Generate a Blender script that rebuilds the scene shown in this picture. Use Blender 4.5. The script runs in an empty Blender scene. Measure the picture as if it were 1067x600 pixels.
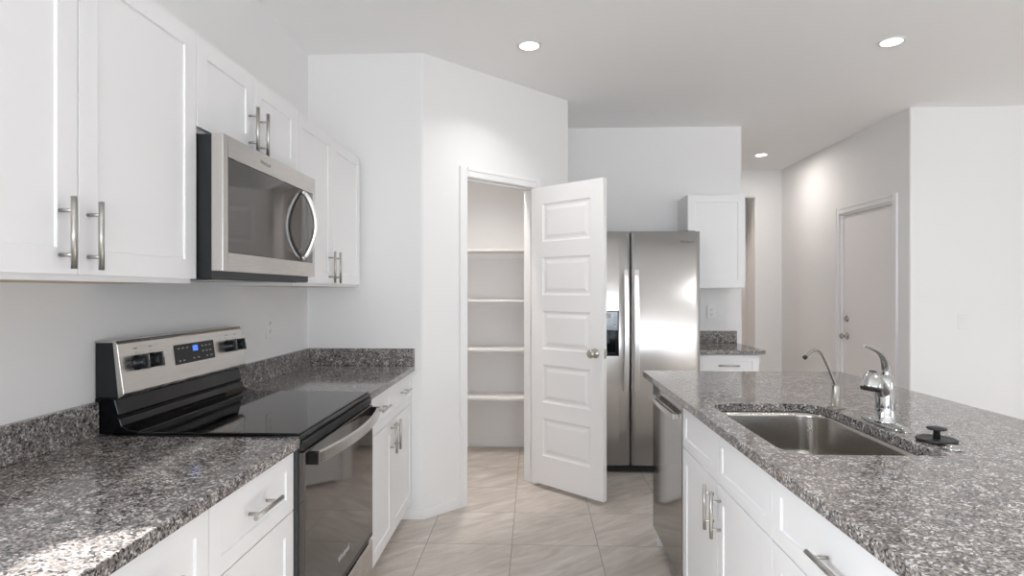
import bpy, bmesh, math, random
from mathutils import Vector, Matrix
random.seed(7)
PI = math.pi
S = bpy.context.scene
COL = S.collection

# ---------------------------------------------------------------- camera, world, sun, exposure
TH = 0.0363                      # slight turn to the left of the room's long axis
cam = bpy.data.cameras.new('camera')
cam.sensor_width = 36.0
cam.lens = 616.0 / 1067.0 * 36.0
cam.shift_y = 3.24 / 1067.0
cam.clip_start = 0.02
camo = bpy.data.objects.new('camera', cam)
COL.objects.link(camo)
camo.location = (0, 0, 1.349)
camo.rotation_euler = (PI / 2, 0, TH)
S.camera = camo

S.view_settings.view_transform = 'Standard'
S.view_settings.look = 'None'
S.view_settings.gamma = 1
S.view_settings.use_curve_mapping = False
S.view_settings.exposure = -0.06
S.cycles.use_denoising = True
S.cycles.max_bounces = 12
S.cycles.diffuse_bounces = 9
S.cycles.glossy_bounces = 5
S.cycles.sample_clamp_indirect = 6.0
S.cycles.caustics_reflective = False
S.cycles.caustics_refractive = False

W = bpy.data.worlds.new('sky')
S.world = W
W.use_nodes = True
W.node_tree.nodes['Background'].inputs[0].default_value = (0.78, 0.89, 1.0, 1)
W.node_tree.nodes['Background'].inputs[1].default_value = 2.1

sun = bpy.data.lights.new('sun', 'SUN')
sun.energy = 19.0
sun.angle = math.radians(1.2)
sun.color = (1.0, 0.975, 0.94)
suno = bpy.data.objects.new('sun', sun)
COL.objects.link(suno)
sd = Vector((0.838, 0.546, -math.tan(math.radians(35)))).normalized()   # the way the sunlight travels
suno.rotation_euler = sd.to_track_quat('-Z', 'Y').to_euler()
suno.location = (-6, -8, 6)

def area(name, loc, rot, sx, sy, power, color=(1, 1, 1)):
    l = bpy.data.lights.new(name, 'AREA')
    l.shape = 'RECTANGLE'; l.size = sx; l.size_y = sy; l.energy = power; l.color = color
    o = bpy.data.objects.new(name, l); COL.objects.link(o)
    o.location = loc; o.rotation_euler = rot
    return o
REAR_Y = -5.0; RIGHT_X = 6.4; ZC = 2.757
# area lamps added as fill daylight at the unseen rear, right and left openings
area('rear_fill', (1.35, REAR_Y - 0.16, 1.12), (math.radians(135), 0, 0), 5.2, 2.0, 192, (0.88, 0.94, 1.0))
area('side_fill', (RIGHT_X + 0.16, -0.6, 1.45), (math.radians(120), 0, PI / 2), 3.4, 1.5, 14, (0.90, 0.95, 1.0))
area('left_fill', (-1.343 - 0.13, 0.036, 1.665), (PI / 2, 0, -PI / 2), 1.2, 0.62, 52, (0.90, 0.95, 1.0))  # added lamp at the left window, brightens the island fronts

# ---------------------------------------------------------------- mesh helpers
class MB:
    def __init__(s):
        s.v = []; s.f = []; s.sm = []
    def add(s, vs, fs, smooth=False, M=None):
        n = len(s.v)
        for p in vs:
            p = Vector(p)
            if M is not None: p = M @ p
            s.v.append(p)
        for f in fs:
            s.f.append([n + i for i in f]); s.sm.append(smooth)
        return s
    def box(s, x0, y0, z0, x1, y1, z1, M=None):
        if x0 > x1: x0, x1 = x1, x0
        if y0 > y1: y0, y1 = y1, y0
        if z0 > z1: z0, z1 = z1, z0
        vs = [(x0,y0,z0),(x1,y0,z0),(x1,y1,z0),(x0,y1,z0),(x0,y0,z1),(x1,y0,z1),(x1,y1,z1),(x0,y1,z1)]
        return s.add(vs, [(0,3,2,1),(4,5,6,7),(0,1,5,4),(1,2,6,5),(2,3,7,6),(3,0,4,7)], M=M)
    def prism(s, poly, z0, z1, M=None):
        n = len(poly)
        a = sum(poly[i][0]*poly[(i+1)%n][1]-poly[(i+1)%n][0]*poly[i][1] for i in range(n))
        if a < 0: poly = poly[::-1]
        vs = [(p[0],p[1],z0) for p in poly] + [(p[0],p[1],z1) for p in poly]
        fs = [tuple(range(n-1,-1,-1)), tuple(range(n,2*n))] + [(i,(i+1)%n,n+(i+1)%n,n+i) for i in range(n)]
        return s.add(vs, fs, M=M)
    def prism_y(s, prof, y0, y1, M=None):
        """profile in (x,z), extruded along y"""
        n = len(prof)
        a = sum(prof[i][0]*prof[(i+1)%n][1]-prof[(i+1)%n][0]*prof[i][1] for i in range(n))
        if a < 0: prof = prof[::-1]
        vs = [(p[0],y0,p[1]) for p in prof] + [(p[0],y1,p[1]) for p in prof]
        fs = [tuple(range(n)), tuple(range(2*n-1,n-1,-1))] + [(i,n+i,n+(i+1)%n,(i+1)%n) for i in range(n)]
        return s.add(vs, fs, M=M)
    def lathe(s, prof, origin, axis=(0,0,1), seg=28, smooth=True, sx=1.0):
        """profile of (radius, height) along axis; closed with caps"""
        A = Vector(axis).normalized()
        q = Vector((0,0,1)).rotation_difference(A).to_matrix()
        O = Vector(origin); rings = []
        vs = []
        for r, h in prof:
            for k in range(seg):
                t = 2*PI*k/seg
                vs.append(O + q @ Vector((r*sx*math.cos(t), r*math.sin(t), h)))
        fs = []
        m = len(prof)
        for i in range(m-1):
            for k in range(seg):
                k2 = (k+1) % seg
                fs.append((i*seg+k, i*seg+k2, (i+1)*seg+k2, (i+1)*seg+k))
        s.add(vs, fs, smooth)
        n = len(s.v) - len(vs)
        s.f.append([n+k for k in range(seg-1,-1,-1)]); s.sm.append(False)
        s.f.append([n+(m-1)*seg+k for k in range(seg)]); s.sm.append(False)
        return s
    def cyl(s, p0, p1, r, seg=20):
        p0 = Vector(p0); p1 = Vector(p1)
        return s.lathe([(r,0),(r,(p1-p0).length)], p0, p1-p0, seg)
    def tube(s, pts, rad, seg=16, sub=8, flat=1.0, up=None):
        """smooth swept tube through pts; rad number or list"""
        pts = [Vector(p) for p in pts]
        if not isinstance(rad, (list, tuple)): rad = [rad]*len(pts)
        P = []; R = []
        n = len(pts)
        for i in range(n-1):
            a = pts[max(i-1,0)]; b = pts[i]; c = pts[i+1]; d = pts[min(i+2,n-1)]
            for j in range(sub):
                t = j/sub
                P.append(0.5*((2*b)+(c-a)*t+(2*a-5*b+4*c-d)*t*t+(3*b-a-3*c+d)*t**3))
                R.append(rad[i]*(1-t)+rad[i+1]*t)
        P.append(pts[-1]); R.append(rad[-1])
        T = [(P[min(i+1,len(P)-1)]-P[max(i-1,0)]).normalized() for i in range(len(P))]
        if up is None:
            up = Vector((0,0,1)) if abs(T[0].z) < .9 else Vector((0,1,0))
        N = (Vector(up) - T[0]*T[0].dot(Vector(up))).normalized()
        vs = []; fs = []
        for i, p in enumerate(P):
            N = (N - T[i]*T[i].dot(N)).normalized(); B = T[i].cross(N)
            for k in range(seg):
                t = 2*PI*k/seg
                vs.append(p + N*(R[i]*flat*math.cos(t)) + B*(R[i]*math.sin(t)))
        for i in range(len(P)-1):
            for k in range(seg):
                k2 = (k+1)%seg
                fs.append((i*seg+k,i*seg+k2,(i+1)*seg+k2,(i+1)*seg+k))
        s.add(vs, fs, True)
        n0 = len(s.v)-len(vs)
        s.f.append([n0+k for k in range(seg-1,-1,-1)]); s.sm.append(False)
        s.f.append([n0+(len(P)-1)*seg+k for k in range(seg)]); s.sm.append(False)
        return s
    def panel_side(s, w, h, y, sgn, panels, rings):
        """one face of a door (x 0..w, z 0..h) at depth y; rings = [(inset, depth)], panels = [(x0,z0,x1,z1)] stacked bottom to top"""
        def q(x0,z0,x1,z1,yy):
            vs = [(x0,yy,z0),(x1,yy,z0),(x1,yy,z1),(x0,yy,z1)]
            s.add(vs, [(0,1,2,3) if sgn > 0 else (3,2,1,0)])
        px0 = panels[0][0]; px1 = panels[0][2]
        q(0,0,px0,h,y); q(px1,0,w,h,y)
        zz = 0
        for p in panels:
            q(px0,zz,px1,p[1],y); zz = p[3]
        q(px0,zz,px1,h,y)
        for x0,z0,x1,z1 in panels:
            prev = None; loops = []
            for ins, dep in [(0,0)] + rings:
                yy = y + sgn*dep
                loops.append([(x0+ins,yy,z0+ins),(x1-ins,yy,z0+ins),(x1-ins,yy,z1-ins),(x0+ins,yy,z1-ins)])
            vs = [p for l in loops for p in l]; fs = []
            for i in range(len(loops)-1):
                for k in range(4):
                    k2 = (k+1)%4
                    f = (i*4+k, i*4+k2, (i+1)*4+k2, (i+1)*4+k)
                    fs.append(f if sgn > 0 else f[::-1])
            l = (len(loops)-1)*4
            fs.append((l,l+1,l+2,l+3) if sgn > 0 else (l+3,l+2,l+1,l))
            s.add(vs, fs)
    def shaker(s, w, h, t=0.019, stile=0.057, rail=None, rec=0.0055, x=0, z=0):
        """shaker door: front at y=-t, back at y=0, lower left corner at x,z"""
        rail = rail or stile
        n0 = len(s.v)
        s.panel_side(w, h, -t, 1, [(stile, rail, w-stile, h-rail)], [(0.0015, rec)])
        s.add([(0,0,0),(w,0,0),(w,0,h),(0,0,h),(0,-t,0),(w,-t,0),(w,-t,h),(0,-t,h)],
              [(3,2,1,0),(0,1,5,4),(1,2,6,5),(2,3,7,6),(3,0,4,7)])
        for i in range(n0, len(s.v)): s.v[i] = s.v[i] + Vector((x,0,z))
        return s
    def build(s, name, m, parent=None, loc=(0,0,0), rot=0, bevel=0.0015, seg=2, mats=None):
        me = bpy.data.meshes.new(name)
        me.from_pydata([tuple(p) for p in s.v], [], s.f)
        for i, p in enumerate(me.polygons): p.use_smooth = s.sm[i]
        bm = bmesh.new(); bm.from_mesh(me)
        bmesh.ops.remove_doubles(bm, verts=bm.verts, dist=1e-6)
        bm.to_mesh(me); bm.free()
        me.materials.append(m)
        o = bpy.data.objects.new(name, me); COL.objects.link(o)
        o.location = loc; o.rotation_euler = (0,0,rot)
        if parent: o.parent = parent
        if bevel:
            b = o.modifiers.new('bevel', 'BEVEL'); b.width = bevel; b.segments = seg
            b.limit_method = 'ANGLE'; b.angle_limit = math.radians(40)
        return o

def cut_build(mb, cutters, name, m, label, cat, bevel=.012, seg=3):
    """one solid wall with its openings cut out, then softened corners"""
    o = mb.build(name, m, bevel=0); cs = []
    for c in cutters:
        k = c.build(name+'_cut', m, bevel=0); cs.append(k)
        b = o.modifiers.new('cut', 'BOOLEAN'); b.operation = 'DIFFERENCE'; b.solver = 'EXACT'; b.object = k
    dg = bpy.context.evaluated_depsgraph_get(); dg.update()
    me = bpy.data.meshes.new_from_object(o.evaluated_get(dg))
    o.modifiers.clear(); o.data = me
    for k in cs: bpy.data.objects.remove(k)
    if bevel:
        b = o.modifiers.new('bevel', 'BEVEL'); b.width = bevel; b.segments = seg
        b.limit_method = 'ANGLE'; b.angle_limit = math.radians(40)
    return tag(o, label, cat, kind='structure')
def tag(o, label=None, cat=None, group=None, kind=None):
    if label: o['label'] = label
    if cat: o['category'] = cat
    if group: o['group'] = group
    if kind: o['kind'] = kind
    return o
def thing(name, label, cat, loc=(0,0,0), rot=0, group=None, kind=None):
    o = bpy.data.objects.new(name, None); COL.objects.link(o)
    o.location = loc; o.rotation_euler = (0,0,rot); o.empty_display_size = .1
    return tag(o, label, cat, group, kind)
def struct(name, mb, m, label, cat, **k):
    return tag(mb.build(name, m, **k), label, cat, kind='structure')

def lettering(name, body, size, m, M, parent=None, depth=0.0006):
    """flat raised letters; M maps text x/y/normal into the parent's space"""
    c = bpy.data.curves.new(name, 'FONT'); c.body = body; c.size = size; c.extrude = depth/2
    c.align_x = 'CENTER'; c.align_y = 'CENTER'
    t = bpy.data.objects.new(name+'_curve', c); COL.objects.link(t)
    dg = bpy.context.evaluated_depsgraph_get(); dg.update()
    me = bpy.data.meshes.new_from_object(t.evaluated_get(dg))
    COL.objects.unlink(t); bpy.data.objects.remove(t)
    me.transform(M)
    me.materials.clear(); me.materials.append(m)
    o = bpy.data.objects.new(name, me); COL.objects.link(o)
    if parent: o.parent = parent
    return o
def frame(o, x, y):
    """matrix: text right = x, text up = y, at o"""
    x = Vector(x).normalized(); y = Vector(y).normalized(); n = x.cross(y)
    M = Matrix((x, y, n)).transposed().to_4x4(); M.translation = Vector(o)
    return M

# ---------------------------------------------------------------- materials
def mat(name, col, rough=0.5, metal=0.0, spec=0.5, bump=None, coat=0, emis=None, es=0):
    m = bpy.data.materials.new(name); m.use_nodes = True
    nt = m.node_tree; b = nt.nodes['Principled BSDF']
    b.inputs['Base Color'].default_value = (*col, 1)
    b.inputs['Roughness'].default_value = rough
    b.inputs['Metallic'].default_value = metal
    b.inputs['Specular IOR Level'].default_value = spec
    b.inputs['Coat Weight'].default_value = coat
    if emis:
        b.inputs['Emission Color'].default_value = (*emis, 1); b.inputs['Emission Strength'].default_value = es
    if bump:
        sc, st, dist = bump
        tc = nt.nodes.new('ShaderNodeTexCoord'); no = nt.nodes.new('ShaderNodeTexNoise')
        no.inputs['Scale'].default_value = sc; no.inputs['Detail'].default_value = 3
        bp = nt.nodes.new('ShaderNodeBump'); bp.inputs['Strength'].default_value = st; bp.inputs['Distance'].default_value = dist
        nt.links.new(tc.outputs['Object'], no.inputs['Vector'])
        nt.links.new(no.outputs['Fac'], bp.inputs['Height']); nt.links.new(bp.outputs['Normal'], b.inputs['Normal'])
    return m
def brushed(name, col, rough, stretch, amt=0.06):
    """stainless with fine brushing; stretch = scale of the noise along x,y,z"""
    m = mat(name, col, rough, 1.0)
    nt = m.node_tree; b = nt.nodes['Principled BSDF']
    tc = nt.nodes.new('ShaderNodeTexCoord'); mp = nt.nodes.new('ShaderNodeMapping'); mp.inputs['Scale'].default_value = stretch
    no = nt.nodes.new('ShaderNodeTexNoise'); no.inputs['Scale'].default_value = 1; no.inputs['Detail'].default_value = 4
    mr = nt.nodes.new('ShaderNodeMapRange'); mr.inputs['To Min'].default_value = max(rough-amt, .04); mr.inputs['To Max'].default_value = rough+amt
    nt.links.new(tc.outputs['Object'], mp.inputs['Vector']); nt.links.new(mp.outputs['Vector'], no.inputs['Vector'])
    nt.links.new(no.outputs['Fac'], mr.inputs['Value']); nt.links.new(mr.outputs['Result'], b.inputs['Roughness'])
    return m
M_wall = mat('wall_paint', (0.80, 0.795, 0.79), 0.85, bump=(90, 0.12, 0.002))
M_ceil = mat('ceiling_paint', (0.90, 0.90, 0.90), 0.9, bump=(90, 0.08, 0.002))
M_cab = mat('white_cabinet_lacquer', (0.79, 0.79, 0.795), 0.48)
M_trim = mat('white_trim_paint', (0.82, 0.815, 0.81), 0.4)
M_doorp = mat('white_door_paint', (0.82, 0.81, 0.805), 0.42)
M_hall = mat('hall_door_paint', (0.82, 0.80, 0.79), 0.5)
M_shelf = mat('shelf_paint', (0.83, 0.82, 0.81), 0.5)
M_under = mat('raw_cabinet_underside', (0.62, 0.5, 0.38), 0.7)
M_nickel = brushed('brushed_nickel', (0.50, 0.48, 0.45), 0.3, (20, 20, 900))
M_ssH = brushed('brushed_stainless', (0.90, 0.89, 0.88), 0.31, (8, 8, 900))
M_ssR = brushed('stainless_lengthwise', (0.58, 0.555, 0.53), 0.26, (8, 900, 900))
M_ssD = brushed('dark_stainless', (0.30, 0.29, 0.28), 0.10, (8, 900, 900))
M_nickd = brushed('dark_brushed_nickel', (0.33, 0.315, 0.29), 0.3, (20, 20, 900))
M_sink = mat('sink_stainless', (0.42, 0.40, 0.375), 0.2, 1.0)
M_chrome = mat('polished_chrome', (0.50, 0.50, 0.50), 0.05, 1.0)
M_nick2 = mat('satin_nickel', (0.50, 0.47, 0.43), 0.25, 1.0)
M_black = mat('black_enamel', (0.003, 0.003, 0.004), 0.10, 0, 0.25)
M_blackm = mat('black_casing', (0.012, 0.013, 0.014), 0.45, 0, 0.35)
M_grey = mat('grey_casing', (0.05, 0.053, 0.056), 0.5, 0, 0.4)
M_glass = mat('black_ceran_glass', (0.006, 0.006, 0.006), 0.05, 0, 0.5)
M_oven = mat('dark_door_glass', (0.030, 0.024, 0.020), 0.05, 0, 1.0)
M_knob = mat('black_knob_plastic', (0.015, 0.016, 0.018), 0.25)
M_rubber = mat('black_rubber', (0.012, 0.012, 0.012), 0.5)
M_plate = mat('white_plastic_plate', (0.78, 0.775, 0.77), 0.35)
M_slot = mat('dark_slot', (0.02, 0.02, 0.02), 0.6)
M_icon = mat('grey_printed_icons', (0.45, 0.45, 0.45), 0.5)
M_logo = mat('dark_logo_print', (0.16, 0.155, 0.15), 0.4)
M_logol = mat('light_logo_print', (0.5, 0.5, 0.5), 0.4)
M_blue = mat('blue_clock_display', (0.01, 0.03, 0.1), 0.3, emis=(0.05, 0.2, 1.0), es=1.3)
M_glow = mat('lamp_lens', (1, 1, 1), 0.5, emis=(1, 0.97, 0.93), es=9)
M_disp = mat('dispenser_panel', (0.20, 0.25, 0.30), 0.12, 0, 0.8)

def granite():
    m = bpy.data.materials.new('speckled_granite'); m.use_nodes = True
    nt = m.node_tree; b = nt.nodes['Principled BSDF']; N = nt.nodes.new; L = nt.links.new
    tc = N('ShaderNodeTexCoord')
    n0 = N('ShaderNodeTexNoise'); n0.inputs['Scale'].default_value = 120; n0.inputs['Detail'].default_value = 2
    L(tc.outputs['Object'], n0.inputs['Vector'])
    mx = N('ShaderNodeVectorMath'); mx.operation = 'MULTIPLY_ADD'
    mx.inputs[1].default_value = (0.007, 0.007, 0.007)
    L(n0.outputs['Color'], mx.inputs[0]); L(tc.outputs['Object'], mx.inputs[2])
    v = N('ShaderNodeTexVoronoi'); v.inputs['Scale'].default_value = 220
    L(mx.outputs[0], v.inputs['Vector'])
    sep = N('ShaderNodeSeparateColor'); L(v.outputs['Color'], sep.inputs[0])
    n1 = N('ShaderNodeTexNoise'); n1.inputs['Scale'].default_value = 38; n1.inputs['Detail'].default_value = 3
    L(tc.outputs['Object'], n1.inputs['Vector'])
    ad = N('ShaderNodeMath'); ad.operation = 'MULTIPLY_ADD'; ad.inputs[1].default_value = 0.9
    L(n1.outputs['Fac'], ad.inputs[0]); L(sep.outputs[0], ad.inputs[2])
    sb = N('ShaderNodeMath'); sb.operation = 'SUBTRACT'; sb.inputs[1].default_value = 0.45
    L(ad.outputs[0], sb.inputs[0])
    r = N('ShaderNodeValToRGB'); e = r.color_ramp.elements
    e[0].position = 0.0; e[0].color = (0.028, 0.029, 0.033, 1)
    e[1].position = 1.0; e[1].color = (0.56, 0.55, 0.54, 1)
    for p, c in [(0.16, (0.045, 0.045, 0.050)), (0.24, (0.12, 0.112, 0.108)), (0.46, (0.172, 0.150, 0.139)), (0.58, (0.225, 0.199, 0.185)), (0.84, (0.270, 0.245, 0.230)), (0.92, (0.46, 0.445, 0.435))]:
        x = e.new(p); x.color = (*c, 1)
    L(sb.outputs[0], r.inputs[0]); L(r.outputs[0], b.inputs['Base Color'])
    b.inputs['Roughness'].default_value = 0.09
    b.inputs['Specular IOR Level'].default_value = 0.42
    return m
M_gran = granite()

def floor_tile():
    m = bpy.data.materials.new('beige_stone_tile'); m.use_nodes = True
    nt = m.node_tree; b = nt.nodes['Principled BSDF']; N = nt.nodes.new; L = nt.links.new
    tc = N('ShaderNodeTexCoord')
    mp = N('ShaderNodeMapping'); mp.inputs['Location'].default_value = (0.572 + 0.457*20, -3.145 + 0.457*40, 0)
    L(tc.outputs['Object'], mp.inputs['Vector'])
    br = N('ShaderNodeTexBrick'); br.offset = 0; br.squash = 1
    br.inputs['Scale'].default_value = 1; br.inputs['Brick Width'].default_value = 0.457; br.inputs['Row Height'].default_value = 0.457
    br.inputs['Mortar Size'].default_value = 0.0022; br.inputs['Mortar Smooth'].default_value = 0.2
    br.inputs['Color1'].default_value = (0.0, 0, 0, 1); br.inputs['Color2'].default_value = (1, 1, 1, 1); br.inputs['Mortar'].default_value = (0.5, 0.5, 0.5, 1)
    L(mp.outputs[0], br.inputs['Vector'])
    # streaks run slantwise across each tile
    m2 = N('ShaderNodeMapping'); m2.vector_type = 'TEXTURE'; m2.inputs['Rotation'].default_value = (0, 0, math.radians(38)); m2.inputs['Scale'].default_value = (0.75, 0.14, 1)
    sh = N('ShaderNodeVectorMath'); sh.operation = 'MULTIPLY_ADD'; sh.inputs[1].default_value = (3, 7, 0)
    L(br.outputs['Color'], sh.inputs[0]); L(tc.outputs['Object'], sh.inputs[2])
    L(sh.outputs[0], m2.inputs['Vector'])
    n = N('ShaderNodeTexNoise'); n.inputs['Scale'].default_value = 1.7; n.inputs['Detail'].default_value = 9; n.inputs['Roughness'].default_value = 0.68; n.inputs['Distortion'].default_value = 0.9
    L(m2.outputs[0], n.inputs['Vector'])
    r = N('ShaderNodeValToRGB'); e = r.color_ramp.elements
    e[0].position = 0.34; e[0].color = (0.43, 0.383, 0.34, 1); e[1].position = 0.68; e[1].color = (0.66, 0.61, 0.565, 1)
    x = e.new(0.5); x.color = (0.535, 0.485, 0.44, 1)
    L(n.outputs['Fac'], r.inputs[0])
    mix = N('ShaderNodeMix'); mix.data_type = 'RGBA'
    mix.inputs[7].default_value = (0.25, 0.22, 0.195, 1)
    L(br.outputs['Fac'], mix.inputs[0]); L(r.outputs[0], mix.inputs[6])
    L(mix.outputs[2], b.inputs['Base Color'])
    b.inputs['Roughness'].default_value = 0.5
    bp = N('ShaderNodeBump'); bp.inputs['Strength'].default_value = 0.4; bp.inputs['Distance'].default_value = 0.001; bp.invert = True
    L(br.outputs['Fac'], bp.inputs['Height']); L(bp.outputs[0], b.inputs['Normal'])
    return m
M_floor = floor_tile()

# ---------------------------------------------------------------- key positions
XW = -1.343           # left wall
YE = 3.476            # end wall beside the pantry
XE = -0.655           # its outer corner, where the slanted pantry wall starts
YB = 5.124            # back wall
LP = 1.2875           # length of the slanted wall
X2, Y2 = XE + LP/math.sqrt(2), YE + LP/math.sqrt(2)
XB = 1.781            # free end of the back wall
XH, YH = 2.882, 4.634 # outer corner of the hall wall
YHB = 6.978           # end of the hall
T = 0.115

# ---------------------------------------------------------------- floor and ceiling
struct('floor', MB().box(XW-.2, REAR_Y-.2, -.1, RIGHT_X+.2, 8.5, 0), M_floor, 'beige stone-look floor tiles with thin grout lines', 'floor', bevel=0)
struct('ceiling', MB().box(XW-.2, REAR_Y-.2, ZC, RIGHT_X+.2, 8.5, ZC+.1), M_ceil, 'flat off-white ceiling over kitchen and hall', 'ceiling', bevel=0)

# ---------------------------------------------------------------- walls
mb = MB()    # left wall with an unseen window, added to shape the counter sun patch
wy0, wy1, wz0, wz1 = -.60, 0.672, 1.33, 2.0
mb.box(XW-T, REAR_Y, 0, XW, wy0, ZC); mb.box(XW-T, wy1, 0, XW, 8.3, ZC)
mb.box(XW-T, wy0, 0, XW, wy1, wz0); mb.box(XW-T, wy0, wz1, XW, wy1, ZC)
struct('wall_left', mb, M_wall, 'pale grey wall behind the range and left cabinets', 'wall', bevel=0)
fr = MB()
for a, b_ in ((wy0, wy0+.05), (wy1-.0, wy1-.0)):
    if b_ > a: fr.box(XW-.09, a, wz0, XW-.04, b_, wz1)
fr.box(XW-.09, wy0, wz0, XW-.04, wy1, wz0+.04)
struct('added_window_1', fr, M_trim, 'frame of an unseen window added over the left counter for the sun patch', 'window')

# end wall + slanted pantry wall (one continuous drywall surface)
r2 = 1/math.sqrt(2)
def sl(s, d=0):      # point on the slanted wall: s along it, d inward
    return (XE + (s - d)*r2, YE + (s + d)*r2)
O0, O1, OH = 0.335, 0.945, 2.068      # pantry opening
k8 = T*math.tan(PI/8)
mb = MB().prism([(XW-.03, YE), (XE, YE), (X2, Y2), (X2, YB+.03), (X2-T, YB+.03), (X2-T, Y2+k8), (XE-k8, YE+T), (XW-.03, YE+T)], -.03, ZC+.03)
ck = MB().prism([sl(O0-.018, -.3), sl(O1+.018, -.3), sl(O1+.018, T+.3), sl(O0-.018, T+.3)], -.1, OH+.018)
cut_build(mb, [ck], 'wall_pantry', M_wall, 'pale wall slanting around the pantry doorway', 'wall')

struct('wall_back', MB().box(XW-.03, YB, -.03, XB, YB+T, ZC+.03), M_wall, 'pale grey wall behind the refrigerator', 'wall', bevel=0.012, seg=3)

mb = MB()     # hall wall with the door opening, and the wall with the light switch
D0, D1, DH = 4.848, 5.668, 2.068
mb.prism([(XH, YH), (RIGHT_X, YH), (RIGHT_X, YH+T), (XH+T, YH+T), (XH+T, YHB+T), (XH, YHB+T)], -.03, ZC+.03)
cut_build(mb, [MB().box(XH-.3, D0, -.1, XH+T+.3, D1, DH)], 'wall_hall', M_wall, 'wall turning from the living area into the hall', 'wall')

mb = MB()
hx = 2.575
mb.prism_y([(0.9, -.03), (1.75, -.03), (1.75, 2.437), (hx, 2.437), (hx, -.03), (XH+.03, -.03), (XH+.03, ZC+.03), (0.9, ZC+.03)], YHB, YHB+T)
struct('wall_hall_end', mb, M_wall, 'far end wall of the hall with a tall opening', 'wall', bevel=0.01)
mb = MB()
mb.box(0.9, 8.1, 0, XH+T, 8.2, ZC); mb.box(0.8, YB+T, 0, 0.9, 8.2, ZC); mb.box(XH, YHB+T, 0, XH+T, 8.2, ZC)
struct('wall_beyond', mb, M_wall, 'walls of the room seen through the hall opening', 'wall', bevel=0)

mb = MB()    # rear wall with a wide unseen opening added to let daylight in
px0, px1, pzt = -1.25, 3.95, 2.13
mb.box(XW, REAR_Y-T, 0, px0, REAR_Y, ZC); mb.box(px1, REAR_Y-T, 0, RIGHT_X, REAR_Y, ZC); mb.box(px0, REAR_Y-T, pzt, px1, REAR_Y, ZC)
struct('wall_rear', mb, M_wall, 'wall behind the viewer with a wide opening added for daylight', 'wall', bevel=0)
mb = MB()    # right wall with unseen windows added as a daylight source
mb.box(RIGHT_X, REAR_Y, 0, RIGHT_X+T, -2.3, ZC); mb.box(RIGHT_X, 1.1, 0, RIGHT_X+T, YH+T, ZC)
mb.box(RIGHT_X, -2.3, 0, RIGHT_X+T, 1.1, .7); mb.box(RIGHT_X, -2.3, 2.2, RIGHT_X+T, 1.1, ZC)
struct('wall_right', mb, M_wall, 'wall of the living area, right of the frame', 'wall', bevel=0)
mb = MB()
for x in (px0, (px0+px1)/2-.03, px1-.06): mb.box(x, REAR_Y-.09, 0, x+.06, REAR_Y-.03, pzt)
mb.box(px0, REAR_Y-.09, pzt-.06, px1, REAR_Y-.03, pzt); mb.box(px0, REAR_Y-.09, 0, px1, REAR_Y-.03, .05)
struct('added_window_2', mb, M_trim, 'white frame of the opening added for daylight behind the viewer', 'window')
mb = MB()
for y in (-2.3, -.63, 1.04): mb.box(RIGHT_X+.03, y, .7, RIGHT_X+.09, y+.06, 2.2)
mb.box(RIGHT_X+.03, -2.3, .7, RIGHT_X+.09, 1.1, .76); mb.box(RIGHT_X+.03, -2.3, 2.14, RIGHT_X+.09, 1.1, 2.2)
struct('added_window_3', mb, M_trim, 'white frame of the side windows added for daylight right of the frame', 'window')

# ---------------------------------------------------------------- trims around the pantry opening
def casing_profile(mb, w0, w1, z0, z1, vertical, y0=-.015):
    mb.box(w0, y0, z0, w1, 0, z1)
A45 = PI/4
mb = MB()   # casing, local: x along slanted wall, -y toward the room
cw = .058
def casing(mb, a, b, h, sgn=-1):
    for (x0, x1, e) in ((a-cw-.005, a-.005, 0), (b+.005, b+cw+.005, 1)):
        mb.box(x0, sgn*.011, 0, x1, 0, h+.005+cw)
        if e == 0: mb.box(x0, sgn*.016, 0, x0+.02, 0, h+.005+cw)
        else: mb.box(x1-.02, sgn*.016, 0, x1, 0, h+.005+cw)
    mb.box(a-.005, sgn*.011, h+.005, b+.005, 0, h+.005+cw)
    mb.box(a-.005, sgn*.016, h+.005+cw-.02, b+.005, 0, h+.005+cw)
casing(mb, O0, O1, OH-.003)
struct('trim_1', mb, M_trim, 'white casing around the pantry doorway', 'door casing', loc=(XE, YE, 0), rot=A45)
mb = MB()   # jamb lining with stops
mb.box(O0-.018, 0, 0, O0, T, OH); mb.box(O1, 0, 0, O1+.018, T, OH); mb.box(O0-.018, 0, OH, O1+.018, T, OH+.018)
mb.box(O0, .04, 0, O0+.011, .075, OH); mb.box(O1-.011, .04, 0, O1, .075, OH); mb.box(O0, .04, OH-.011, O1, .075, OH)
struct('trim_2', mb, M_trim, 'white jamb lining inside the pantry doorway', 'door jamb', loc=(XE, YE, 0), rot=A45, bevel=.001)

# baseboards
bh = .062
def base_prof(mb, w0, w1):
    mb.box(w0, -.012, 0, w1, 0, bh)
mb = MB(); q = .012*math.tan(PI/8)
n1 = (-.012*-r2, 0)
def off(s, d): return sl(s, -d)
mb.prism([(-.79, YE), (XE, YE), sl(O0-.064), off(O0-.064, .012), (XE+q, YE-.012), (-.79, YE-.012)], 0, bh)
struct('baseboard_pantry', mb, M_trim, 'white baseboard at the foot of the pantry corner', 'baseboard', bevel=.003)
mb = MB().box(XW, YB-.012, 0, X2-T, YB, bh+.02)
mb.box(XW, YE+T+.5, 0, XW+.012, YB-.012, bh+.02)
struct('baseboard_back', mb, M_trim, 'white baseboard at the back inside the pantry', 'baseboard', bevel=.003)
mb = MB().box(XH, YH-.012, 0, RIGHT_X, YH, bh+.02); mb.box(XH-.012, YH, 0, XH, D0-.065, bh+.02); mb.box(XH-.012, D1+.065, 0, XH, YHB, bh+.02); mb.box(hx, YHB-.012, 0, XH-.012, YHB, bh+.02)
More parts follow.
